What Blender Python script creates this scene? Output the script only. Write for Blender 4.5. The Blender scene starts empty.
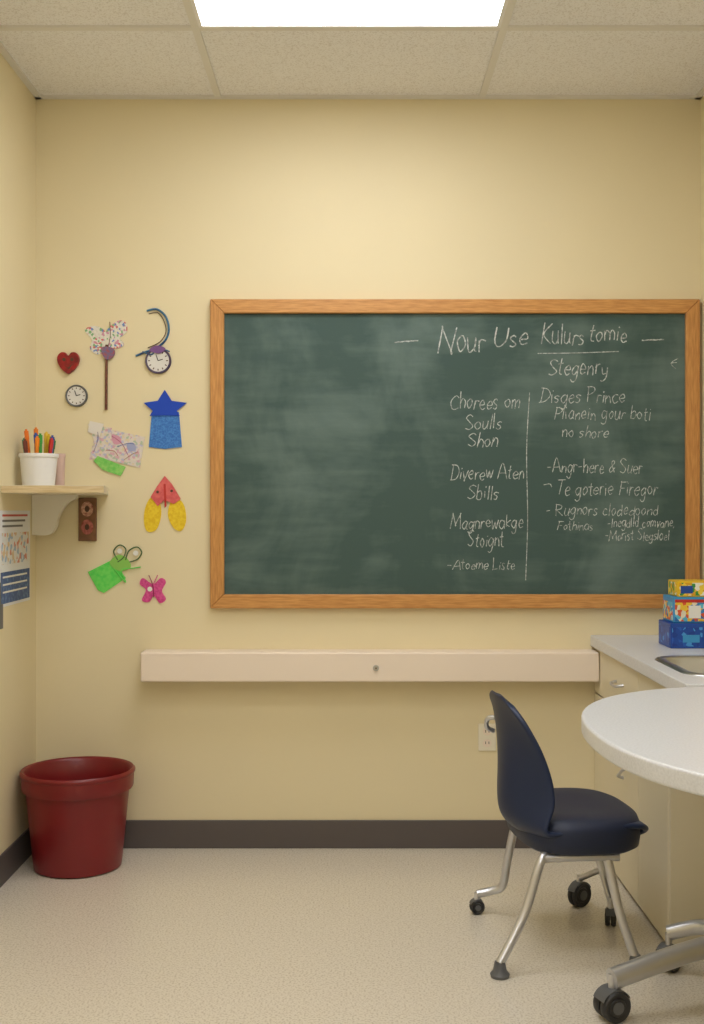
import bpy, bmesh, math, random
from mathutils import Vector, Matrix
random.seed(7)
S=273.1; CAMZ=1.23; H=2.747; LX=-1.157; RX=1.277; YB=-5.6
CX1=RX-.002
scene=bpy.context.scene
scene.view_settings.view_transform='Standard'
def W(px,py): return ((px-352)/S, CAMZ-(py-512)/S)
def lin(c):
    return tuple(((v/255)/12.92 if v/255<=0.04045 else ((v/255+0.055)/1.055)**2.4) for v in c)
def mat(name,rgb,rough=0.6,metal=0.0,nscale=0,namt=0.0,bump=0.0,bscale=200,rgb2=None,stretch=(1,1,1),spec=None,lo=.35,hi=.65,detail=4):
    m=bpy.data.materials.new(name); m.use_nodes=True
    nt=m.node_tree; b=nt.nodes['Principled BSDF']
    c=lin(rgb); b.inputs['Base Color'].default_value=(*c,1)
    b.inputs['Roughness'].default_value=rough; b.inputs['Metallic'].default_value=metal
    if spec is not None: b.inputs['Specular IOR Level'].default_value=spec
    tc=nt.nodes.new('ShaderNodeTexCoord')
    if nscale:
        mp=nt.nodes.new('ShaderNodeMapping'); mp.inputs['Scale'].default_value=stretch
        nt.links.new(tc.outputs['Object'],mp.inputs['Vector'])
        n=nt.nodes.new('ShaderNodeTexNoise'); n.inputs['Scale'].default_value=nscale; n.inputs['Detail'].default_value=detail
        nt.links.new(mp.outputs['Vector'],n.inputs['Vector'])
        r=nt.nodes.new('ShaderNodeValToRGB')
        c2=lin(rgb2) if rgb2 else tuple(v*(1-namt) for v in c)
        r.color_ramp.elements[0].position=lo; r.color_ramp.elements[0].color=(*c2,1)
        r.color_ramp.elements[1].position=hi; r.color_ramp.elements[1].color=(*c,1)
        nt.links.new(n.outputs['Fac'],r.inputs['Fac']); nt.links.new(r.outputs['Color'],b.inputs['Base Color'])
    if bump:
        n2=nt.nodes.new('ShaderNodeTexNoise'); n2.inputs['Scale'].default_value=bscale
        nt.links.new(tc.outputs['Object'],n2.inputs['Vector'])
        bp=nt.nodes.new('ShaderNodeBump'); bp.inputs['Strength'].default_value=bump; bp.inputs['Distance'].default_value=0.003
        nt.links.new(n2.outputs['Fac'],bp.inputs['Height']); nt.links.new(bp.outputs['Normal'],b.inputs['Normal'])
    return m
def empty(name):
    e=bpy.data.objects.new(name,None); scene.collection.objects.link(e); return e
def addmesh(name,me,m,parent=None,smooth=False):
    o=bpy.data.objects.new(name,me); scene.collection.objects.link(o)
    if m: me.materials.append(m)
    if smooth:
        for p in me.polygons: p.use_smooth=True
    if parent: o.parent=parent
    return o
def mesh(name,v,f,m,parent=None,smooth=False):
    me=bpy.data.meshes.new(name); me.from_pydata([tuple(a) for a in v],[],f); me.update()
    bm=bmesh.new(); bm.from_mesh(me); bmesh.ops.recalc_face_normals(bm,faces=bm.faces); bm.to_mesh(me); bm.free()
    return addmesh(name,me,m,parent,smooth)
def bev(o,w,seg=3):
    md=o.modifiers.new('b','BEVEL'); md.width=w; md.segments=seg; md.limit_method='ANGLE'; md.angle_limit=math.radians(40)
    for p in o.data.polygons: p.use_smooth=True
    md2=o.modifiers.new('wn','WEIGHTED_NORMAL'); md2.keep_sharp=True
def box(name,x0,x1,y0,y1,z0,z1,m,parent=None,bevel=0):
    v=[(x,y,z) for x in(x0,x1) for y in(y0,y1) for z in(z0,z1)]
    f=[(0,1,3,2),(4,6,7,5),(0,4,5,1),(2,3,7,6),(0,2,6,4),(1,5,7,3)]
    o=mesh(name,v,f,m,parent)
    if bevel: bev(o,bevel)
    return o
def lathe(name,prof,c,m,parent=None,seg=64,axis='Z'):
    v=[];f=[];n=len(prof)
    for i in range(seg):
        a=2*math.pi*i/seg
        for r,z in prof:
            p=(r*math.cos(a),r*math.sin(a),z)
            if axis=='Y': p=(p[0],-p[2],p[1])
            if axis=='X': p=(p[2],p[0],p[1])
            v.append((c[0]+p[0],c[1]+p[1],c[2]+p[2]))
    for i in range(seg):
        j=(i+1)%seg
        for k in range(n-1): f.append((i*n+k,j*n+k,j*n+k+1,i*n+k+1))
    me_o=mesh(name,v,f,m,parent,True)
    bm=bmesh.new(); bm.from_mesh(me_o.data); bmesh.ops.remove_doubles(bm,verts=bm.verts,dist=1e-6)
    bmesh.ops.recalc_face_normals(bm,faces=bm.faces); bm.to_mesh(me_o.data); bm.free()
    md=me_o.modifiers.new('e','EDGE_SPLIT'); md.split_angle=math.radians(50)
    return me_o
def cat(pts,n=6,closed=False):
    pts=[Vector(p) for p in pts]; L=len(pts)
    if L<3 and not closed: return pts
    out=[]
    rng=L if closed else L-1
    for i in range(rng):
        if closed: a,b,c,d=pts[i-1],pts[i],pts[(i+1)%L],pts[(i+2)%L]
        else: a,b,c,d=pts[max(i-1,0)],pts[i],pts[i+1],pts[min(i+2,L-1)]
        for k in range(n):
            t=k/n
            out.append(0.5*((2*b)+(c-a)*t+(2*a-5*b+4*c-d)*t*t+(3*b-a-3*c+d)*t**3))
    if not closed: out.append(pts[-1])
    return out
def tube(name,pts,r,m,parent=None,smooth=True,seg=8,radii=None):
    cu=bpy.data.curves.new(name,'CURVE'); cu.dimensions='3D'; cu.bevel_depth=r; cu.bevel_resolution=seg//2; cu.use_fill_caps=True
    P=cat(pts,8) if smooth else [Vector(p) for p in pts]
    sp=cu.splines.new('POLY'); sp.points.add(len(P)-1)
    for i,p in enumerate(P): sp.points[i].co=(*p,1)
    o=bpy.data.objects.new(name+'_c',cu); scene.collection.objects.link(o)
    me=bpy.data.meshes.new_from_object(o.evaluated_get(bpy.context.evaluated_depsgraph_get()))
    bpy.data.objects.remove(o); me.materials.clear()
    return addmesh(name,me,m,parent,True)
def slab(name,poly,y0,y1,m,parent=None):
    n=len(poly); v=[(p[0],y0,p[1]) for p in poly]+[(p[0],y1,p[1]) for p in poly]
    f=[tuple(range(n)),tuple(range(2*n-1,n-1,-1))]+[(i,(i+1)%n,n+(i+1)%n,n+i) for i in range(n)]
    return mesh(name,v,f,m,parent)
def prism(name,poly,z0,z1,m,parent=None):
    n=len(poly); v=[(p[0],p[1],z0) for p in poly]+[(p[0],p[1],z1) for p in poly]
    f=[tuple(range(n)),tuple(range(2*n-1,n-1,-1))]+[(i,(i+1)%n,n+(i+1)%n,n+i) for i in range(n)]
    return mesh(name,v,f,m,parent)
def wp(pts,smooth=False,n=6):
    P=[W(*p) for p in pts]
    if smooth: P=[(v[0],v[1]) for v in cat([(a,b,0) for a,b in P],n,True)]
    return P
def ell(cx,cy,rx,ry,n=28): return [(cx+rx*math.cos(2*math.pi*i/n),cy+ry*math.sin(2*math.pi*i/n)) for i in range(n)]

# ------------------------------------------------ materials
M_wall=mat('wall_paint',(234,221,184),.5,nscale=1.5,namt=.03,bump=.08,bscale=260,spec=.3)
M_ceil=mat('ceiling_tile',(243,243,246),.9,nscale=190,rgb2=(222,220,220),lo=.36,hi=.5,bump=.12,bscale=150)
M_tbar=mat('tbar_white',(228,226,222),.6)
M_floor=mat('vinyl_floor',(225,217,202),.24,nscale=170,rgb2=(200,189,171),lo=.38,hi=.5,detail=3,spec=.5)
M_base=mat('rubber_base',(90,83,82),.5)
M_woodH=mat('oak_h',(216,160,94),.42,nscale=14,rgb2=(186,128,68),stretch=(1.2,10,12),lo=.3,hi=.7)
M_woodV=mat('oak_v',(212,156,90),.42,nscale=14,rgb2=(182,124,66),stretch=(12,10,1.2),lo=.3,hi=.7)
M_cream=mat('cream_laminate',(243,228,212),.4)
M_brk=mat('bracket_cream',(240,236,222),.5)
M_cab=mat('cabinet_laminate',(234,224,196),.45)
M_gap=mat('gap_shade',(110,98,76),.8)
M_top=mat('counter_top',(220,222,227),.3,nscale=200,rgb2=(208,210,215),lo=.3,hi=.6)
M_steel=mat('stainless',(190,192,195),.28,1.0)
M_chrome=mat('satin_chrome',(210,211,215),.32,.8)
M_navy=mat('navy_plastic',(32,46,78),.42,spec=.4)
M_navyc=mat('navy_cushion',(27,38,66),.5,bump=.15,bscale=400)
M_black=mat('black_rubber',(44,44,46),.5)
M_grey=mat('grey_plastic',(95,97,100),.45)
M_bin=mat('maroon_plastic',(128,27,31),.35,nscale=6,namt=.12)
M_white=mat('white_plastic',(236,236,238),.4)
M_plate=mat('outlet_ivory',(240,233,214),.4)

M_board=bpy.data.materials.new('chalkboard_slate'); M_board.use_nodes=True
nt=M_board.node_tree; b=nt.nodes['Principled BSDF']; b.inputs['Roughness'].default_value=.6; b.inputs['Specular IOR Level'].default_value=.3
tc=nt.nodes.new('ShaderNodeTexCoord')
def nz(scale,sc,rot,dist,det):
    mp=nt.nodes.new('ShaderNodeMapping'); mp.inputs['Scale'].default_value=sc; mp.inputs['Rotation'].default_value=(0,rot,0)
    nt.links.new(tc.outputs['Object'],mp.inputs[0])
    n=nt.nodes.new('ShaderNodeTexNoise'); n.inputs['Scale'].default_value=scale; n.inputs['Detail'].default_value=det; n.inputs['Roughness'].default_value=.58; n.inputs['Distortion'].default_value=dist
    nt.links.new(mp.outputs[0],n.inputs[0]); return n
n=nz(2.7,(1,1,.7),.5,.5,7); n2=nz(5,(.5,1,3.2),.6,.3,6)
mx=nt.nodes.new('ShaderNodeMath'); mx.operation='MULTIPLY_ADD'; mx.inputs[1].default_value=.45; mx.inputs[2].default_value=-.225
nt.links.new(n2.outputs['Fac'],mx.inputs[0]); ad=nt.nodes.new('ShaderNodeMath'); ad.operation='ADD'
nt.links.new(n.outputs['Fac'],ad.inputs[0]); nt.links.new(mx.outputs[0],ad.inputs[1])
r=nt.nodes.new('ShaderNodeValToRGB'); r.color_ramp.elements[0].position=.45; r.color_ramp.elements[0].color=(*lin((68,90,87)),1)
r.color_ramp.elements[1].position=.85; r.color_ramp.elements[1].color=(*lin((114,134,129)),1)
nt.links.new(ad.outputs[0],r.inputs[0]); nt.links.new(r.outputs[0],b.inputs['Base Color'])

M_chalk=bpy.data.materials.new('chalk'); M_chalk.use_nodes=True
nt=M_chalk.node_tree; b=nt.nodes['Principled BSDF']; b.inputs['Base Color'].default_value=(.64,.69,.68,1); b.inputs['Roughness'].default_value=.95
tc=nt.nodes.new('ShaderNodeTexCoord'); n=nt.nodes.new('ShaderNodeTexNoise'); n.inputs['Scale'].default_value=110
nt.links.new(tc.outputs['Object'],n.inputs[0]); r=nt.nodes.new('ShaderNodeMapRange')
r.inputs[1].default_value=.35; r.inputs[2].default_value=.62; r.inputs[3].default_value=.38; r.inputs[4].default_value=.95
nt.links.new(n.outputs['Fac'],r.inputs[0]); nt.links.new(r.outputs[0],b.inputs['Alpha'])

def emis(name,col,st):
    m=bpy.data.materials.new(name); m.use_nodes=True; b=m.node_tree.nodes['Principled BSDF']
    b.inputs['Base Color'].default_value=(.9,.9,.9,1); b.inputs['Emission Color'].default_value=(*col,1); b.inputs['Emission Strength'].default_value=st
    return m
M_light=emis('led_diffuser',(.97,.975,1),8.6)

# ------------------------------------------------ room
T=.1
box('floor',LX-T,RX+T,YB-T,T,-.1,0,M_floor)
box('ceiling',LX-T,RX+T,YB-T,T,H+.003,H+.1,M_ceil)
box('wall_back',LX-T,RX+T,0,T,0,H+.003,M_wall)
box('wall_left',LX-T,LX,YB,0,0,H+.003,M_wall)
box('wall_right',RX,RX+T,YB,0,0,H+.003,M_wall)
box('wall_front',LX-T,RX+T,YB-T,YB,0,H+.003,M_wall)
box('baseboard_back',LX,.875,-.008,0,0,.103,M_base,bevel=.003)
box('baseboard_left',LX,LX+.008,YB,-.008,0,.103,M_base,bevel=.003)
grid=empty('ceiling_grid')
xs=[-.49,.475]; ys=[-.607*k for k in range(1,10)]
for i,x in enumerate(xs): box('runner_%d'%i,x-.012,x+.012,YB,0,H-.004,H+.003,M_tbar,grid)
for i,y in enumerate(ys): box('cross_%d'%i,LX,RX,y-.012,y+.012,H-.0045,H+.003,M_tbar,grid)
box('angle_back',LX,RX,-.022,0,H-.006,H+.003,M_tbar,grid)
box('angle_left',LX,LX+.022,YB,0,H-.006,H+.003,M_tbar,grid)
box('angle_right',RX-.022,RX,YB,0,H-.006,H+.003,M_tbar,grid)
for k in (1,3,5,7):  # panel nearest the back wall is in view; the rest unseen, added for front fill
    e=empty('ceiling_and_fill_light')
    y1=-.607*k-.012; y0=-.607*(k+1)+.012
    box('diffuser',-.49+.024,.475-.024,y0+.012,y1-.012,H-.002,H+.003,M_light,e)
    fr=M_white
    for nm,a in (('f1',(-.478,-.466,y0,y1)),('f2',(.451,.463,y0,y1)),('f3',(-.466,.451,y0,y0+.012)),('f4',(-.466,.451,y1-.012,y1))):
        box(nm,*a,H-.005,H+.003,fr,e)

# ------------------------------------------------ chalkboard
cb=empty('chalkboard')
x0,z1=W(210,299); x1,z0=W(699.5,608.5); fw=.051
x0*=.993; x1=1.266; z1=CAMZ+(z1-CAMZ)*.993; z0=CAMZ+(z0-CAMZ)*.993
box('slate',x0+.02,x1-.02,-.014,0,z0+.02,z1-.02,M_board,cb)
def quadframe(nm,poly,m): o=slab(nm,poly,0,-.030,m,cb); bev(o,.004)
quadframe('frame_top',[(x0,z1),(x1,z1),(x1-fw,z1-fw),(x0+fw,z1-fw)],M_woodH)
quadframe('frame_bottom',[(x0,z0),(x1,z0),(x1-fw,z0+fw),(x0+fw,z0+fw)],M_woodH)
quadframe('frame_side_a',[(x0,z0),(x0,z1),(x0+fw,z1-fw),(x0+fw,z0+fw)],M_woodV)
quadframe('frame_side_b',[(x1,z0),(x1,z1),(x1-fw,z1-fw),(x1-fw,z0+fw)],M_woodV)

G={
'A':(.7,[[(0,0),(.35,1),(.7,0)],[(.12,.35),(.6,.38)]]),
'B':(.6,[[(.05,0),(.05,1)],[(.05,1),(.45,.92),(.45,.6),(.05,.52)],[(.05,.52),(.55,.45),(.5,.08),(.05,0)]]),
'C':(.65,[[(.6,.85),(.35,1),(.05,.6),(.15,.1),(.4,0),(.62,.15)]]),
'D':(.65,[[(.05,0),(.08,1)],[(-.05,1),(.4,.93),(.62,.5),(.4,.08),(-.02,0)]]),
'F':(.55,[[(.08,0),(.08,1),(.08,1),(.55,.98)],[(.08,.55),(.42,.55)]]),
'I':(.2,[[(.1,0),(.1,1)]]),
'K':(.6,[[(.05,0),(.08,1)],[(.55,.95),(.08,.45),(.58,0)]]),
'L':(.5,[[(.06,1),(.05,.03),(.05,0),(.48,.02)]]),
'M':(.85,[[(0,0),(.1,1),(.1,1),(.4,.3),(.4,.3),(.72,1),(.72,1),(.82,0)]]),
'N':(.7,[[(.02,-.1),(.05,1),(.05,1),(.6,0),(.6,0),(.66,1.05)]]),
'P':(.55,[[(.05,0),(.05,1)],[(-.02,.97),(.42,.95),(.5,.7),(.3,.48),(.05,.45)]]),
'R':(.6,[[(.05,0),(.05,1)],[(0,1),(.45,.92),(.42,.6),(.07,.5),(.07,.5),(.58,0)]]),
'S':(.55,[[(.5,.88),(.28,1),(.06,.78),(.28,.52),(.5,.28),(.3,0),(.02,.12)]]),
'T':(.6,[[(.3,0),(.3,1)],[(0,.98),(.6,1)]]),
'U':(.65,[[(.04,1),(.05,.3),(.28,0),(.55,.3),(.58,1)]]),
'a':(.45,[[(.4,.5),(.2,.56),(.03,.25),(.2,0),(.38,.25),(.4,.55),(.4,.1),(.46,0)]]),
'b':(.42,[[(.05,1),(.05,.02)],[(.05,.4),(.25,.56),(.4,.28),(.25,0),(.05,.08)]]),
'c':(.4,[[(.36,.48),(.2,.56),(.03,.28),(.18,0),(.38,.08)]]),
'd':(.45,[[(.38,.45),(.2,.55),(.03,.25),(.18,0),(.38,.2)],[(.4,1),(.4,0)]]),
'e':(.42,[[(.05,.28),(.38,.33),(.25,.57),(.04,.3),(.18,0),(.4,.1)]]),
'f':(.32,[[(.34,.95),(.18,.95),(.14,.6),(.14,0)],[(0,.52),(.3,.55)]]),
'g':(.45,[[(.38,.48),(.2,.56),(.03,.28),(.2,.03),(.38,.3),(.4,.55),(.38,-.2),(.2,-.38),(.02,-.25)]]),
'h':(.42,[[(.05,1),(.05,0)],[(.05,.3),(.22,.56),(.37,.4),(.38,0)]]),
'i':(.16,[[(.08,.52),(.08,0)],[(.08,.74),(.1,.8)]]),
'k':(.4,[[(.05,1),(.05,0)],[(.36,.55),(.06,.25),(.38,0)]]),
'l':(.16,[[(.08,1),(.08,0)]]),
'm':(.62,[[(.04,.55),(.05,0)],[(.05,.3),(.18,.56),(.3,.4),(.3,0)],[(.3,.3),(.45,.56),(.57,.4),(.58,0)]]),
'n':(.42,[[(.05,.55),(.05,0)],[(.05,.3),(.22,.56),(.36,.4),(.38,0)]]),
'o':(.42,[[(.2,.56),(.04,.32),(.2,0),(.38,.25),(.3,.52),(.18,.56)]]),
'p':(.42,[[(.05,.52),(.04,-.4)],[(.05,.38),(.25,.56),(.4,.28),(.25,0),(.05,.08)]]),
'r':(.32,[[(.05,.55),(.05,0)],[(.05,.3),(.16,.52),(.32,.5)]]),
's':(.36,[[(.32,.5),(.16,.57),(.05,.42),(.28,.2),(.18,0),(.02,.06)]]),
't':(.32,[[(.15,.9),(.14,.1),(.28,0)],[(0,.58),(.3,.6)]]),
'u':(.44,[[(.04,.55),(.06,.12),(.2,0),(.36,.2),(.38,.55),(.38,.1),(.44,0)]]),
'v':(.4,[[(.02,.55),(.18,0),(.18,0),(.38,.57)]]),
'w':(.56,[[(.02,.55),(.14,0),(.28,.45),(.4,0),(.54,.56)]]),
'y':(.42,[[(.04,.55),(.12,.15),(.34,.2)],[(.4,.56),(.34,-.1),(.18,-.38),(.02,-.3)]]),
'-':(.4,[[(.02,.35),(.34,.36)]]),',':(.12,[[(.08,.05),(.03,-.15)]]),
'&':(.5,[[(.5,0),(.15,.6),(.25,.85),(.38,.65),(.05,.25),(.2,0),(.48,.35)]]),
'<':(.4,[[(.38,.9),(.1,.5),(.38,.05)],[(.1,.5),(.4,.55)]]),
}
CV=[];CF=[]
def ribbon(pts,w,y=-.0152):
    w*=1.14
    P=[Vector((p[0],p[1])) for p in pts]; n0=len(CV)
    for i,p in enumerate(P):
        a=P[max(i-1,0)]; c=P[min(i+1,len(P)-1)]; t=(c-a)
        if t.length<1e-9: t=Vector((1,0))
        t.normalize(); nn=Vector((-t.y,t.x)); ww=w*random.uniform(.75,1.15)
        CV.append((p.x+nn.x*ww,y,p.y+nn.y*ww)); CV.append((p.x-nn.x*ww,y,p.y-nn.y*ww))
    for i in range(len(P)-1): CF.append((n0+2*i,n0+2*i+1,n0+2*i+3,n0+2*i+2))
def write(txt,px0,px1,base,cap,w=.0014,slope=0):
    gap=.07; tot=0
    for ch in txt: tot+=(.35 if ch==' ' else G[ch][0]+gap)
    tot-=gap; xa,zb=W(px0,base); xb,_=W(px1,base); sx=(xb-xa)/tot; sz=cap/S; cx=0
    for ch in txt:
        if ch==' ': cx+=.35; continue
        g=G[ch]; dz=random.uniform(-.08,.08)*sz; sc=random.uniform(.88,1.15); sl=random.uniform(.05,.2)
        for st in g[1]:
            q=[(xa+(cx+a+random.uniform(-.035,.035)+sl*bb)*sx, zb+dz+(bb*sc+random.uniform(-.035,.035))*sz+slope*(cx*sx),0) for a,bb in st]
            ribbon(cat(q,5),w)
        cx+=g[0]+gap
def line(p,w=.0014):
    q=[(*W(*a),0) for a in p]
    if len(q)==2: q=[Vector(q[0]).lerp(Vector(q[1]),t/14)+Vector((random.uniform(-.001,.001),random.uniform(-.001,.001),0)) for t in range(15)]
    else: q=cat(q,5)
    ribbon(q,w)
write('Nour',438,484,351,25,.0021); write('Use',492,527,347,21,.0021); write('Kulurs',540,583,345,20,.0018); write('tomie',588,626,342,17,.0018)
line([(394,343),(418,341)],.002); line([(641,341),(663,340)],.002)
line([(537,354),(575,353.5),(618,352)],.0015)
write('Stegenry',547,606,375,16,.0017)
write('Chorees om',449,519,409,15); write('Soulls',464,501,429,14); write('Shon',467,497,447,14)
write('Diverew Aten',450,523,479,14); write('Sbills',466,498,499,14)
write('Magnrewakge',450,522,528,14); write('Stoignt',467,503,546,14); write('-Atoeme Liste',447,514,569,10,.0012)
line([(529,393),(526,450),(527,520),(525,580)],.0013)
write('Disges Prince',539,624,403,14); write('Plianein gour boti',553,649,420,13,.0013); write('no shore',561,607,438,12,.0013)
write('-Angr-here & Suer',546,641,473,13,.0013); write('Te goterie Firegor',555,656,495,14,.0013)
write('- Rugnors clodedoond',545,657,515,11,.0012); write('Fothinas',556,592,530,9,.0011); write('-Inegdlld comvane,',606,673,527,10,.0012)
write('-Morist Slegsloel',604,668,540,10,.0012); write('<',667,675,370,12,.0012)
line([(543,485),(549,484),(551,487)],.0012)
mesh('chalk_writing',CV,CF,M_chalk,cb)

# ------------------------------------------------ wall rail
rl=empty('bumper_rail')
bx=box('rail_body',-.757,.885,-.10,0,.622,.728,M_cream,rl,bevel=.006)
lathe('screw_cap',[(0,.006),(.009,.005),(.011,0)],((376-352)/S*.975,-.10,.672),M_steel,rl,20,'Y')
lathe('screw_hole',[(0,.0068),(.003,.0066),(.0035,.0045)],((376-352)/S*.975,-.10,.672),M_gap,rl,16,'Y')
# outlet
ot=empty('electrical_outlet'); ox,oz=W(487,737)
box('plate',ox-.032,ox+.032,-.006,0,oz-.05,oz+.05,M_plate,ot,bevel=.003)
for s in(-1,1):
    slab('socket_%d'%s,ell(ox,oz+s*.021,.016,.014),-.0085,0,M_cream,ot)
    for t in(-1,1): box('slot_%d_%d'%(s,t),ox+t*.006-.0012,ox+t*.006+.0012,-.0092,-.005,oz+s*.021-.003,oz+s*.021+.006,M_black,ot)

# ------------------------------------------------ cabinet, counter, sink
cf=.903; ce=-1.0; ct=.74
cab=empty('base_cabinet')
box('end_panel',cf-.014,CX1,ce,ce+.02,0.002,ct,M_cab,cab)
box('back_panel',cf+.018,CX1,-.02,-.002,0.002,ct,M_cab,cab)
box('front_carcass',cf,cf+.018,ce+.02,-.002,.002,ct,M_gap,cab)  # carcass front in a dark tone: shade of the door gaps put into its colour
box('bottom_panel',cf+.018,CX1,ce+.02,-.02,.08,.1,M_cab,cab)
def facep(nm,y0,y1,z0,z1):
    box(nm,cf-.016,cf,y0,y1,z0,z1,M_cab,cab,bevel=.003)
def pull(nm,y,z,L=.1):
    tube(nm,[(cf-.014,y-L/2,z),(cf-.036,y-L/2+.012,z-.004),(cf-.038,y,z-.006),(cf-.036,y+L/2-.012,z-.004),(cf-.014,y+L/2,z)],.005,M_chrome,cab)
sp=[-.002,-.645,ce+.018]
for i in range(2):
    ya=sp[i]-.0025; yb=sp[i+1]+.0025
    facep('drawer_%d'%i,yb,ya,.575,.738); facep('door_%d'%i,yb,ya,.012,.569)
    pull('drawer_pull_%d'%i,-.40 if i==0 else -.82,.662)
tube('door_pull_0',[(cf-.014,-.45,.36),(cf-.034,-.455,.368),(cf-.036,-.49,.385),(cf-.034,-.52,.402),(cf-.014,-.525,.41)],.005,M_chrome,cab)
ctp=box('countertop',.872,CX1,-1.2,-.001,ct,.78,M_top,cab)
def rrect(x0,x1,y0,y1,r,n=6):
    P=[]
    for cx,cy,a in((x1-r,y1-r,0),(x0+r,y1-r,90),(x0+r,y0+r,180),(x1-r,y0+r,270)):
        for i in range(n+1):
            t=math.radians(a+90*i/n); P.append((cx+r*math.cos(t),cy+r*math.sin(t)))
    return P
sx0,sx1,sy0,sy1=.942,1.22,-1.05,-.66
R=rrect(sx0,sx1,sy0,sy1,.07)
n=len(R); cut=prism('cut',R,.6,.9,None)
md=ctp.modifiers.new('h','BOOLEAN'); md.operation='DIFFERENCE'; md.object=cut; md.solver='EXACT'
me=bpy.data.meshes.new_from_object(ctp.evaluated_get(bpy.context.evaluated_depsgraph_get()))
ctp.modifiers.clear(); ctp.data=me; bpy.data.objects.remove(cut)
bev(ctp,.004)
rings=[(rrect(sx0-.022,sx1+.022,sy0-.022,sy1+.022,.085),.7802),(rrect(sx0-.018,sx1+.018,sy0-.018,sy1+.018,.082),.785),(rrect(sx0+.004,sx1-.004,sy0+.004,sy1-.004,.068),.784),(rrect(sx0+.012,sx1-.012,sy0+.012,sy1-.012,.062),.775),(rrect(sx0+.02,sx1-.02,sy0+.02,sy1-.02,.06),.66),(rrect(sx0+.05,sx1-.05,sy0+.05,sy1-.05,.05),.63)]
v=[];f=[]
for P,z in rings: v+=[(x,y,z) for x,y in P]
for k in range(len(rings)-1):
    for i in range(n):
        j=(i+1)%n; f.append((k*n+i,k*n+j,(k+1)*n+j,(k+1)*n+i))
f.append(tuple(range((len(rings)-1)*n,len(rings)*n)))
mesh('sink_basin',v,f,M_steel,cab,True)
lathe('sink_drain',[(0,.003),(.03,.003),(.034,0)],((sx0+sx1)/2,(sy0+sy1)/2,.631),M_grey,cab,24)

# product boxes on counter
def pat(name,cols,scale):
    m=bpy.data.materials.new(name); m.use_nodes=True; nt=m.node_tree; b=nt.nodes['Principled BSDF']; b.inputs['Roughness'].default_value=.35
    tc=nt.nodes.new('ShaderNodeTexCoord'); n=nt.nodes.new('ShaderNodeTexVoronoi'); n.inputs['Scale'].default_value=scale
    nt.links.new(tc.outputs['Object'],n.inputs[0]); s=nt.nodes.new('ShaderNodeSeparateColor'); nt.links.new(n.outputs['Color'],s.inputs[0])
    r=nt.nodes.new('ShaderNodeValToRGB'); r.color_ramp.interpolation='CONSTANT'; e=r.color_ramp.elements
    while len(e)<len(cols): e.new(.5)
    for i,c in enumerate(cols): e[i].position=i/len(cols); e[i].color=(*lin(c),1)
    nt.links.new(s.outputs[0],r.inputs[0]); nt.links.new(r.outputs[0],b.inputs['Base Color']); return m
M_blue=mat('box_blue',(22,72,160),.35); M_cy=mat('box_cyan',(60,150,205),.35); M_yel=mat('box_yellow',(232,190,40),.35)
M_red=mat('box_red',(190,45,40),.4); M_pw=mat('print_white',(235,235,230),.4)
M_p1=pat('print_mix',[(60,140,200),(235,225,200),(220,90,50),(40,110,180),(240,200,60),(90,190,220)],75)
M_p2=pat('print_yel',[(235,195,40),(240,210,70),(60,150,70),(240,240,230),(225,170,30)],80)
M_p3=pat('print_blue',[(22,72,160),(20,60,145),(30,90,185),(70,150,215),(22,72,160)],70)
q=.030
st=empty('craft_supply_box')
box('carton',1.02+q,1.245,-.42,-.27,.7802,.862,M_blue,st,bevel=.003)
box('front_print',1.025+q,1.155,-.4212,-.42,.787,.85,M_p3,st); box('front_label',1.06+q,1.115+q,-.4222,-.421,.80,.825,M_cy,st)
box('side_print',1.0188+q,1.02+q,-.41,-.28,.79,.85,M_p3,st)
st=empty('craft_supply_box')
box('carton',1.035+q,1.24,-.40,-.27,.8622,.948,M_cy,st,bevel=.003)
box('front_print',1.04+q,1.235,-.4012,-.40,.868,.93,M_p1,st); box('band_red',1.04+q,1.235,-.4014,-.40,.930,.940,M_red,st); box('side_print',1.0338+q,1.035+q,-.39,-.28,.87,.93,M_p1,st)
box('face_panel',1.085+q,1.125+q,-.4022,-.4,.878,.92,M_pw,st)
st=empty('craft_supply_box')
box('carton',1.05+q,1.23,-.395,-.28,.9482,1.0,M_yel,st,bevel=.003)
box('front_print',1.055+q,1.225,-.3962,-.395,.953,.995,M_p2,st); box('side_print',1.0488+q,1.05+q,-.385,-.29,.953,.995,M_p2,st)
box('lid_band',1.06+q,1.10+q,-.3972,-.395,.96,.985,M_blue,st)

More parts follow.
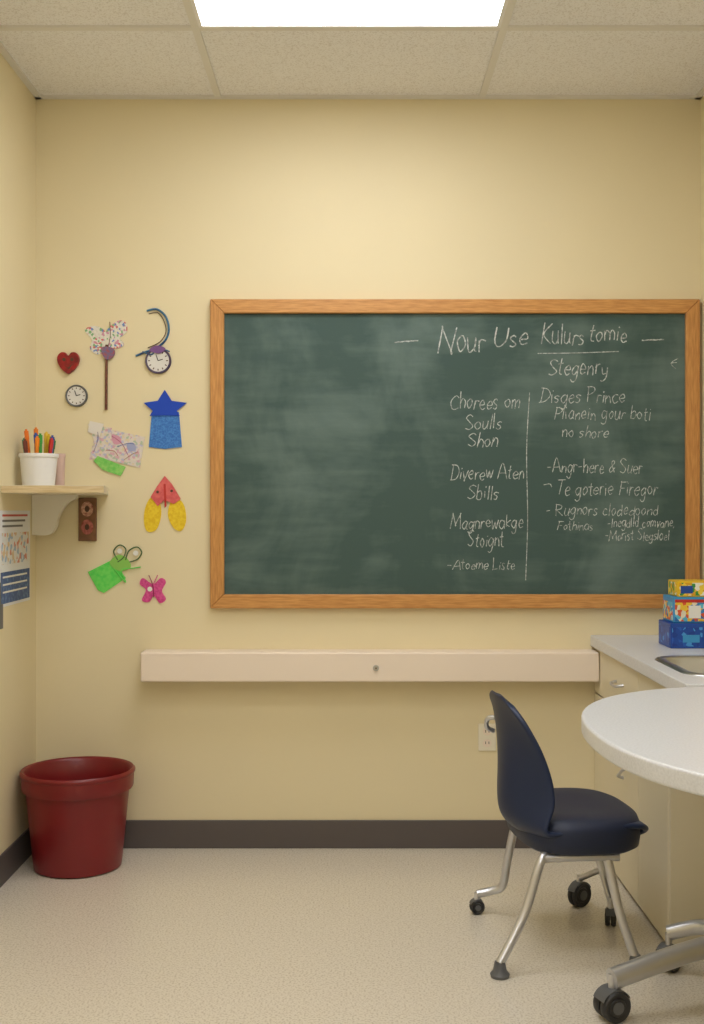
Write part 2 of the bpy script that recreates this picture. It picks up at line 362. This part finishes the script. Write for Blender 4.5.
# ------------------------------------------------ round table
tb=empty('activity_table')
cx,cy,a,bb_,ex=1.115,-1.83,.62,.62,2.35
P=[]
for i in range(96):
    t=2*math.pi*i/96; c,s=math.cos(t),math.sin(t)
    x=cx+a*math.copysign(abs(c)**(2/ex),c); y=cy+bb_*math.copysign(abs(s)**(2/ex),s)
    P.append((min(x,RX-.006),y))
Q=[]
for p in P:
    if not Q or (Vector(p)-Vector(Q[-1])).length>1e-4: Q.append(p)
o=prism('table_top',Q,.740,.78,M_top,tb); bev(o,.007,4)
def caster(nm,x,y,par,r=.038,w=.022,ang=0,top=None):
    for s in(-1,1):
        lo=lathe(nm+'_wheel_%d'%s,[(0,-w/2),(r*.55,-w/2),(r*.6,-w/2+.003),(r*.9,-w/2),(r,-w/2+.005),(r,w/2-.005),(r*.9,w/2),(r*.6,w/2-.003),(r*.55,w/2),(0,w/2)],(0,0,0),M_black,par,32,'Y')
        hb=lathe(nm+'_hub_%d'%s,[(0,-w/2-.002),(r*.4,-w/2-.001),(r*.4,w/2+.001),(0,w/2+.002)],(0,0,0),M_grey,par,20,'Y')
        for q in(lo,hb):
            q.location=(x-math.sin(ang)*s*w*.62,y+math.cos(ang)*s*w*.62,r); q.rotation_euler=(0,0,ang)
    tp=top if top else r*2+.03
    lathe(nm+'_stem',[(0,r*1.2),(.009,r*1.2),(.009,tp),(0,tp)],(x,y,0),M_chrome,par,16)
    h=lathe(nm+'_hood',[(r*.35,-w*1.0),(r*1.08,-w*.9),(r*1.08,w*.9),(r*.35,w*1.0)],(0,0,0),M_grey,par,32,'Y')
    bm=bmesh.new(); bm.from_mesh(h.data)
    bmesh.ops.delete(bm,geom=[v for v in bm.verts if v.co.z<r*.25],context='VERTS'); bm.to_mesh(h.data); bm.free()
    h.location=(x,y,r); h.rotation_euler=(0,0,ang)
for k,(px_,py_,fa,fb) in enumerate([(1.0,-1.28,(.63,-1.42),(1.2,-1.25)),(1.02,-2.25,(.68,-2.25),(1.22,-2.25))]):
    lathe('column_%d'%k,[(0,.08),(.034,.08),(.034,.55),(.028,.56),(.028,.735),(.07,.735),(.07,.740),(0,.740)],(px_,py_,0),M_chrome,tb,32)
    for q,(fx,fy) in enumerate((fa,fb)):
        tube('foot_%d_%d'%(k,q),[(px_,py_,.150),((px_+fx)/2,(py_+fy)/2,.13),(fx,fy,.098)],.026,M_chrome,tb)
        caster('caster_%d_%d'%(k,q),fx,fy,tb,.038,.026,ang=.35+q,top=.11)
    lathe('hub_%d'%k,[(0,.085),(.05,.09),(.055,.13),(.045,.175),(.03,.19),(0,.19)],(px_,py_,0),M_chrome,tb,32)
tube('foot_brace',[(1.0,-1.28,.15),(.93,-1.16,.13),(.85,-1.12,.10)],.02,M_chrome,tb)
caster('caster_brace',.85,-1.12,tb,.034,.022,ang=.8,top=.10)

# ------------------------------------------------ chair
ch=empty('student_chair')
prof=[(.325,.330,.12,0,.0),(.345,.35,.16,0,0),(.32,.366,.19,0,0.004),(.24,.362,.20,.0,.012),(.14,.350,.202,.0,.02),(.06,.335,.202,.015,.025),(.01,.340,.201,.04,.03),(-.018,.372,.199,.078,.03),(-.026,.425,.195,.100,.018),(-.024,.50,.19,.090,.006),(-.024,.57,.184,.068,0),(-.027,.625,.176,.045,-.004),(-.031,.668,.163,.027,-.010),(-.034,.692,.142,.017,-.014),(-.036,.706,.108,.010,-.010),(-.036,.711,.05,.004,-.002)]
PR=cat([(p[0],p[1],p[2]) for p in prof],3); PK=cat([(p[3],p[4],0) for p in prof],3)
nu=21; v=[];f=[]
for i,(p,k) in enumerate(zip(PR,PK)):
    for j in range(nu):
        u=-1+2*j/(nu-1); v.append((p.x+k.x*abs(u)**1.8,u*p.z,p.y+k.y*abs(u)**2.2))
for i in range(len(PR)-1):
    for j in range(nu-1): f.append((i*nu+j,i*nu+j+1,(i+1)*nu+j+1,(i+1)*nu+j))
sh=mesh('shell',v,f,M_navy,ch,True)
md=sh.modifiers.new('s','SOLIDIFY'); md.thickness=.016; md.offset=0
md=sh.modifiers.new('ss','SUBSURF'); md.levels=1; md.render_levels=2
v=[];f=[];N=48
prof2=[(.55,.292),(.88,.295),(.98,.308),(1.0,.335),(.995,.365),(.95,.385),(.84,.393),(.5,.390),(.2,.386)]
for k,(s,z) in enumerate(prof2):
    for i in range(N):
        t=2*math.pi*i/N; c_,s_=math.cos(t),math.sin(t)
        x=.180+.172*s*math.copysign(abs(c_)**(2/3),c_); y=.212*s*math.copysign(abs(s_)**(2/3),s_)
        v.append((x,y,z))
for k in range(len(prof2)-1):
    for i in range(N): j=(i+1)%N; f.append((k*N+i,k*N+j,(k+1)*N+j,(k+1)*N+i))
f.append(tuple(range(N))); f.append(tuple(range((len(prof2)-1)*N,len(prof2)*N)))
cu=mesh('seat_cushion',v,f,M_navyc,ch,True)
rr=.0125
tube('leg_rear_near',[(.07,-.15,.296),(.04,-.17,.28),(-.012,-.195,.15),(-.09,-.235,.035)],rr,M_chrome,ch)
tube('leg_rear_far',[(.08,.15,.296),(.06,.17,.28),(.045,.2,.17),(.035,.22,.09),(.005,.235,.07),(-.040,.24,.06)],rr,M_chrome,ch)
tube('leg_front_near',[(.21,-.15,.296),(.228,-.17,.28),(.250,-.2,.15),(.283,-.235,.03)],rr,M_chrome,ch)
tube('leg_front_far',[(.24,.15,.296),(.285,.165,.28),(.325,.15,.15),(.335,.10,.075)],rr,M_chrome,ch)
tube('side_rail_near',[(.05,-.165,.288),(.15,-.172,.290),(.26,-.17,.286)],rr,M_chrome,ch)
tube('side_rail_far',[(.05,.165,.288),(.15,.172,.290),(.29,.17,.286)],rr,M_chrome,ch)
tube('cross_rail_rear',[(.09,-.17,.286),(.09,.17,.286)],rr*.9,M_chrome,ch,False)
tube('cross_rail_front',[(.25,-.17,.286),(.25,.17,.286)],rr*.9,M_chrome,ch,False)
tube('caster_arm',[(.325,.15,.15),(.315,.21,.12),(.295,.26,.09)],.010,M_chrome,ch)
def glide(nm,x,y,z=0):
    lathe(nm,[(0,0),(.024,0),(.026,.008),(.018,.018),(.014,.04),(0,.04)],(x,y,z),M_grey,ch,24)
glide('glide_1',-.09,-.235); glide('glide_2',.283,-.235)
caster('caster_a',-.040,.24,ch,.022,.014,0,.065)
caster('caster_b',.330,.09,ch,.026,.014,1.2,.085)
caster('caster_c',.292,.265,ch,.038,.016,.5,.10)
tube('back_handle',[(-.02,.10,.625),(-.035,.11,.622),(-.040,.12,.608),(-.035,.125,.59),(-.015,.13,.58)],.007,M_chrome,ch)
ch.location=(.452,-.92,0); ch.rotation_euler=(0,0,math.radians(7))

# ------------------------------------------------ bin
bn=empty('waste_bin'); bc=(-.952,-.215,0)
lathe('bucket',[(0,.0),(.138,0),(.149,.006),(.151,.02),(.176,.30),(.187,.302),(.190,.31),(.192,.365),(.190,.372),(.183,.372),(.178,.365),(.174,.30),(.140,.02),(0,.015)],bc,M_bin,bn,72)
lathe('rim_bead',[(.191,.355),(.196,.362),(.196,.370),(.190,.377),(.183,.373),(.185,.36),(.191,.355)],bc,M_bin,bn,72)
bn.scale=(1,1,.905)

# ------------------------------------------------ shelf
sf=empty('corner_shelf')
M_shelf=mat('shelf_laminate',(228,218,194),.5)
M_edge=mat('shelf_edge',(226,206,166),.5,nscale=14,rgb2=(206,182,138),stretch=(1.2,10,12))
o=prism('shelf_board',[(LX+.001,-.001),(-.892,-.001),(-.818,-.42),(LX+.001,-.42)],1.292,1.318,M_shelf,sf)
box('edge_band',LX+.001,-.818,-.424,-.42,1.294,1.316,M_edge,sf)
bp=cat([(LX+.001,1.2915,0),(LX+.001,1.2915,0),(-.995,1.2915,0),(-.995,1.2915,0),(-1.00,1.278,0),(-1.03,1.262,0),(-1.06,1.215,0),(-1.072,1.17,0),(-1.10,1.147,0),(LX+.001,1.147,0),(LX+.001,1.147,0)],4)
slab('bracket',[(p[0],p[1]) for p in bp],-.06,-.03,M_brk,sf)
def cup(nm,x,y,r,h,pens,m=M_white):
    e=empty(nm); z=1.3182
    lathe('cup',[(0,0),(r*.82,0),(r*.84,.003),(r*.97,h-.012),(r*1.03,h-.012),(r*1.04,h-.002),(r*1.0,h),(r*.95,h-.002),(r*.8,.005),(0,.005)],(x,y,z),m,e,40)
    for i,(c,dx,dy,tx,ty,L) in enumerate(pens):
        m=mat('marker_%d'%i,c,.35); a=Vector((x+dx,y+dy,z+.01)); b_=Vector((x+dx+tx,y+dy+ty,z+L))
        tube('marker_%d'%i,[a,b_],.0065,m,e,False); 
        dirn=(b_-a).normalized(); tube('marker_cap_%d'%i,[b_-dirn*.03,b_],.0078,m,e,False)
        tube('marker_tip_%d'%i,[b_,b_+dirn*.006],.004,m,e,False)
cup('marker_cup',-1.079,-.25,.065,.112,[((235,120,30),-.02,-.01,-.02,0,.19),((40,90,180),-.005,.02,-.012,.005,.18),((60,160,70),.01,-.02,.002,-.004,.175),((230,190,40),.02,.01,.012,.0,.175),((200,50,50),.03,-.01,.018,-.003,.16),((90,60,150),-.03,.01,-.018,.01,.17),((240,140,40),.0,-.03,.006,-.01,.165),((40,110,60),.028,.02,.016,.01,.16),((235,130,40),-.015,.03,-.006,.012,.20),((50,80,170),.035,.0,.012,.0,.17),((120,60,50),-.028,-.02,-.012,-.006,.155),((235,200,60),.012,.03,.004,.01,.185),((60,150,120),-.034,.0,-.016,.0,.16)])
cup('small_jar',-1.045,-.10,.020,.12,[],mat('jar_pink',(210,180,170),.4))

# plaque under shelf (back wall)
pq=empty('mounted_plaque')
M_brown=mat('brown_wood',(130,88,58),.5,nscale=30,namt=.3)
o=slab('board',wp([(79,498),(97,498),(97,541),(79,541)]),0,-.012,M_brown,pq); bev(o,.003)
M_dkb=mat('dark_inlay',(84,56,40),.6)
for i,(yy,cc) in enumerate(((509,(215,175,150)),(527,(200,120,110)))):
    slab('medallion_%d'%i,wp(ell(88,yy,6,7.5)),-.012,-.016,mat('medal%d'%i,cc,.5,nscale=90,rgb2=(140,60,50)),pq)
    slab('dot_%d'%i,wp(ell(88,yy,2.2,3)),-.016,-.018,M_dkb,pq)

# poster on left wall
ps=empty('health_poster')
def LW(nm,ya,yb,za,zb,m,off): box(nm,LX,LX+off,ya,yb,za,zb,m,ps)
LW('sheet',-.44,-.085,.915,1.235,mat('poster_paper',(230,232,236),.5),.002)
LW('blue_block',-.43,-.095,.925,1.03,mat('poster_blue',(48,82,140),.5,nscale=60,rgb2=(90,130,180),lo=.3,hi=.5),.003)
LW('illus',-.42,-.105,1.055,1.16,pat('poster_art',[(225,228,232),(210,130,110),(222,225,230),(150,180,210),(225,225,225),(215,190,150),(228,228,230)],60),.003)
for i in range(3): LW('line_%d'%i,-.41,-.12-.03*i,1.215-.018*i,1.222-.018*i,M_red if i==0 else M_grey,.003)
for i in range(3): LW('wline_%d'%i,-.41,-.13,1.01-.025*i,1.016-.025*i,M_pw,.004)
pl=empty('file_holder')
box('holder',LX+.001,LX+.012,-.62,-.455,.85,1.0,M_grey,pl,bevel=.003); box('holder_lip',LX+.012,LX+.018,-.62,-.455,.85,.93,M_grey,pl)

# ------------------------------------------------ wall crafts
def craft(name): return empty(name)
def pc(nm,pts,m,par,y0=0,th=.003,smooth=False,n=6): return slab(nm,wp(pts,smooth,n),-y0,-y0-th,m,par)
M_paper=mat('paper_white',(230,225,218),.7)
M_col=pat('confetti',[(230,226,215),(210,110,110),(228,224,214),(110,140,200),(226,222,210),(130,180,130),(220,216,205),(210,150,175),(232,228,218),(228,224,214)],130)
M_col2=pat('drawing',[(222,212,208),(216,176,190),(222,214,202),(190,190,216),(224,214,206),(180,196,176),(222,210,180),(218,208,206),(220,212,208)],120)
M_teal=mat('teal_ribbon',(60,125,165),.5,nscale=60,rgb2=(25,60,110)); M_brn=mat('stick_brown',(120,70,50),.6,nscale=80,namt=.5)
c=craft('butterfly_wand')
pc('wing_a',[(85,330),(94,326),(104,330),(108,340),(106,352),(96,354),(90,348),(92,340)],M_col,c,0,.003,True)
pc('wing_b',[(106,332),(118,321),(126,323),(127,332),(120,338),(124,345),(114,349),(107,347)],M_col,c,.001,.003,True)
s=W(107,345); t=W(106.5,410); tube('stick',[(s[0],-.006,s[1]),(t[0],-.006,t[1])],.005,M_brn,c,False)
pc('bow',[(102,349),(107,347),(114,349),(115,355),(109,360),(104,357)],mat('pinkred',(165,80,90),.6,nscale=90,rgb2=(90,110,150)),c,.006,.006,True)
s=W(108,349); t=W(110,322); tube('feeler',[(s[0],-.004,s[1]),((s[0]+t[0])/2+.006,-.006,(s[1]+t[1])/2),(t[0],-.004,t[1])],.0012,M_brn,c)
c=craft('heart_ornament')
M_apple=mat('heart_red',(165,24,30),.3,nscale=50,rgb2=(115,14,20))
o=pc('heart',[(69,356),(72,353),(76.5,353),(79.8,357),(79.5,363),(76,369),(71,373.5),(69,374.2),(67,373.5),(62,369),(58.5,363),(58.2,357),(61.5,353),(66,353)],M_apple,c,0,.015,True,5); bev(o,.005)
pc('mouth_dark',[(64,365),(69,368),(74,364),(70,370)],M_dkb,c,.015,.001); pc('eye_dark_a',ell(65,360,1.8,1.8,12),M_dkb,c,.015,.001); pc('eye_dark_b',ell(73,360,1.8,1.8,12),M_dkb,c,.015,.001)
def dial(nm,px,py,r,rim):
    c=craft(nm); x,z=W(px,py); R_=r/S
    lathe('body',[(0,.008),(R_*.84,.008),(R_*.86,.012),(R_*.96,.013),(R_,.01),(R_,0)],(x,0,z),rim,c,40,'Y')
    lathe('face',[(0,.0095),(R_*.84,.0095),(R_*.84,.008)],(x,0,z),mat(nm+'_face',(226,224,220),.4),c,40,'Y')
    for i in range(12):
        t=i*math.pi/6; 
        slab('tick_%d'%i,[(x+math.cos(t+d)*R_*q,z+math.sin(t+d)*R_*q) for d,q in((-.06,.62),(.06,.62),(.05,.76),(-.05,.76))],-.0095,-.0102,M_dkb,c)
    for i,(t,l) in enumerate(((1.9,.5),(.3,.38))):
        dx,dz=math.cos(t),math.sin(t); q=.0014
        slab('hand_%d'%i,[(x-dz*q,z+dx*q),(x+dz*q,z-dx*q),(x+dx*l*R_+dz*q,z+dz*l*R_-dx*q),(x+dx*l*R_-dz*q,z+dz*l*R_+dx*q)],-.0095,-.011,M_black,c)
    return c
dial('round_clock',77,396,11,M_grey)
dd=dial('hanging_clock_ornament',158.5,361,13,mat('dialrim',(95,70,80),.5,nscale=60,rgb2=(60,60,100)))
def wt(pts,y,r,m,par,nm): tube(nm,[(W(*p)[0],-y,W(*p)[1]) for p in pts],r,m,par)
wt([(147,311),(157,309.5),(166,317),(169,330),(165,341),(155,349),(146,352),(136,356)],.004,.0038,M_teal,dd,'ribbon')
wt([(149,314),(158,313),(164,321),(166,332),(160,342),(148,348)],.003,.0015,M_dkb,dd,'ribbon_edge')
wt([(143,352),(152,355),(158,348),(170,352)],.010,.0025,M_teal,dd,'bow')
pc('charm',[(150,351),(157,346),(166,349),(160,354)],mat('violet',(120,80,140),.5),dd,.012,.004,True)
c=craft('blue_star_craft')
M_bs=mat('felt_blue',(28,72,190),.8); M_bl=mat('glitter_blue',(72,138,212),.6,nscale=170,rgb2=(45,105,190))
pc('bell',[(152,412),(179,412),(182,447),(165,449),(149,447)],M_bl,c,0,.004)
pc('star',[(165,390),(172,401),(187,403),(177,411),(180,416),(165,415.5),(150,416),(153,411),(144,403),(158,401)],M_bs,c,.004,.004)
c=craft('childrens_drawing')
pc('paper_a',[(88,424),(112,428),(109,456),(89,460),(94,440)],M_col2,c,0,.0015)
pc('paper_b',[(103,428),(145,437),(140,468),(97,457)],M_col2,c,.0015,.0015)
pc('paper_c',[(90,421),(104,424),(100,436),(88,432)],M_paper,c,.003,.0015)
pc('green_scrap',[(98,456),(126,467),(121,476),(103,470),(94,461)],mat('green_scrap',(110,200,90),.7,nscale=90,rgb2=(150,210,110)),c,.003,.003)
pc('pink_shape',[(112,435),(120,437),(121,443),(114,444)],mat('draw_pink',(216,160,182),.7),c,.003,.001,True); pc('blue_shape',[(127,444),(134,443),(136,450),(129,451)],mat('draw_blue',(165,172,210),.7),c,.003,.001,True)
for i,(a_,b_) in enumerate((((112,436),(128,455)),((117,447),(134,444)),((124,460),(138,452)),((98,432),(94,452)),((106,450),(118,456)))):
    wt([a_,((a_[0]+b_[0])/2+2,(a_[1]+b_[1])/2-2),b_],.0045,.0009,mat('crayon%d'%i,[(190,90,130),(100,120,190),(170,130,90),(120,90,140),(190,90,90)][i],.7),c,'crayon_%d'%i)
c=craft('paper_bee_craft')
M_coral=mat('coral_felt',(228,116,110),.7,nscale=70,rgb2=(212,88,92)); M_yl=mat('yellow_felt',(242,212,48),.7,nscale=120,rgb2=(228,188,25))
pc('wing_a',[(152,497),(160,503),(161,517),(156,530),(147,531),(144,520),(146,506)],M_yl,c,0,.004,True)
pc('wing_b',[(172,500),(180,500),(185,508),(186,522),(181,531),(173,527),(168,514)],M_yl,c,0,.004,True)
pc('body',[(165,476),(172,484),(181,499),(174,504),(165,500),(158,506),(151,497),(157,487)],M_coral,c,.004,.005)
pc('stripe',[(164,484),(166,484),(167,506),(165,508)],M_red,c,.009,.001)
for i,(p,q) in enumerate(((158,492),(172,491))): pc('eye_%d'%i,ell(p,q,1.4,1.4,10),M_dkb,c,.009,.001)
c=craft('green_frog_craft')
M_gr=mat('green_paper',(84,215,84),.6,nscale=60,rgb2=(118,225,98)); M_olive=mat('pipe_cleaner',(70,105,60),.8)
pc('body',[(88,572),(112,560),(126,578),(104,593),(98,590)],M_gr,c,0,.004)
pc('leaf',[(110,563),(118,555),(127,558),(131,567),(120,571)],mat('lime',(140,200,90),.6),c,.004,.003,True)
wt([(118,560),(114,551),(120,545),(126,549),(124,557),(118,562)],.006,.0022,M_olive,c,'eye_loop_a')
wt([(126,560),(129,551),(137,547),(142,552),(138,559),(130,562)],.006,.0022,M_olive,c,'eye_loop_b')
wt([(114,568),(121,577),(126,582),(122,570),(134,568),(141,567)],.006,.002,M_gr,c,'arm')
for i,(p,q) in enumerate(((120,551),(136,553))): pc('pupil_%d'%i,ell(p,q,2.6,2.6,12),M_pw,c,.004,.003)
c=craft('pink_butterfly_craft')
M_pk=mat('pink_glitter',(226,90,160),.5,nscale=120,rgb2=(200,55,130))
pc('wings',[(153,584),(143,578),(140,584),(146,590),(142,600),(149,602),(154,596),(160,603),(166,599),(162,591),(166,582),(161,578)],M_pk,c,0,.004,True,5)
wt([(154,597),(153,585),(149,575)],.006,.0015,mat('plum',(150,40,90),.6),c,'feeler_a'); wt([(153,585),(158,575)],.006,.0015,M_pk,c,'feeler_b')
pc('spot',ell(150,589,2.5,2.5,10),M_pw,c,.004,.001)

# ------------------------------------------------ world & camera
w=bpy.data.worlds.new('World'); scene.world=w; w.use_nodes=True
w.node_tree.nodes['Background'].inputs[0].default_value=(.9,.92,1,1); w.node_tree.nodes['Background'].inputs[1].default_value=.3
cam=bpy.data.cameras.new('Camera'); co=bpy.data.objects.new('Camera',cam); scene.collection.objects.link(co)
co.location=(0,-4.2,CAMZ); co.rotation_euler=(math.pi/2,0,0); cam.lens=1147/1024*36; cam.sensor_width=36; cam.clip_start=.05
scene.camera=co
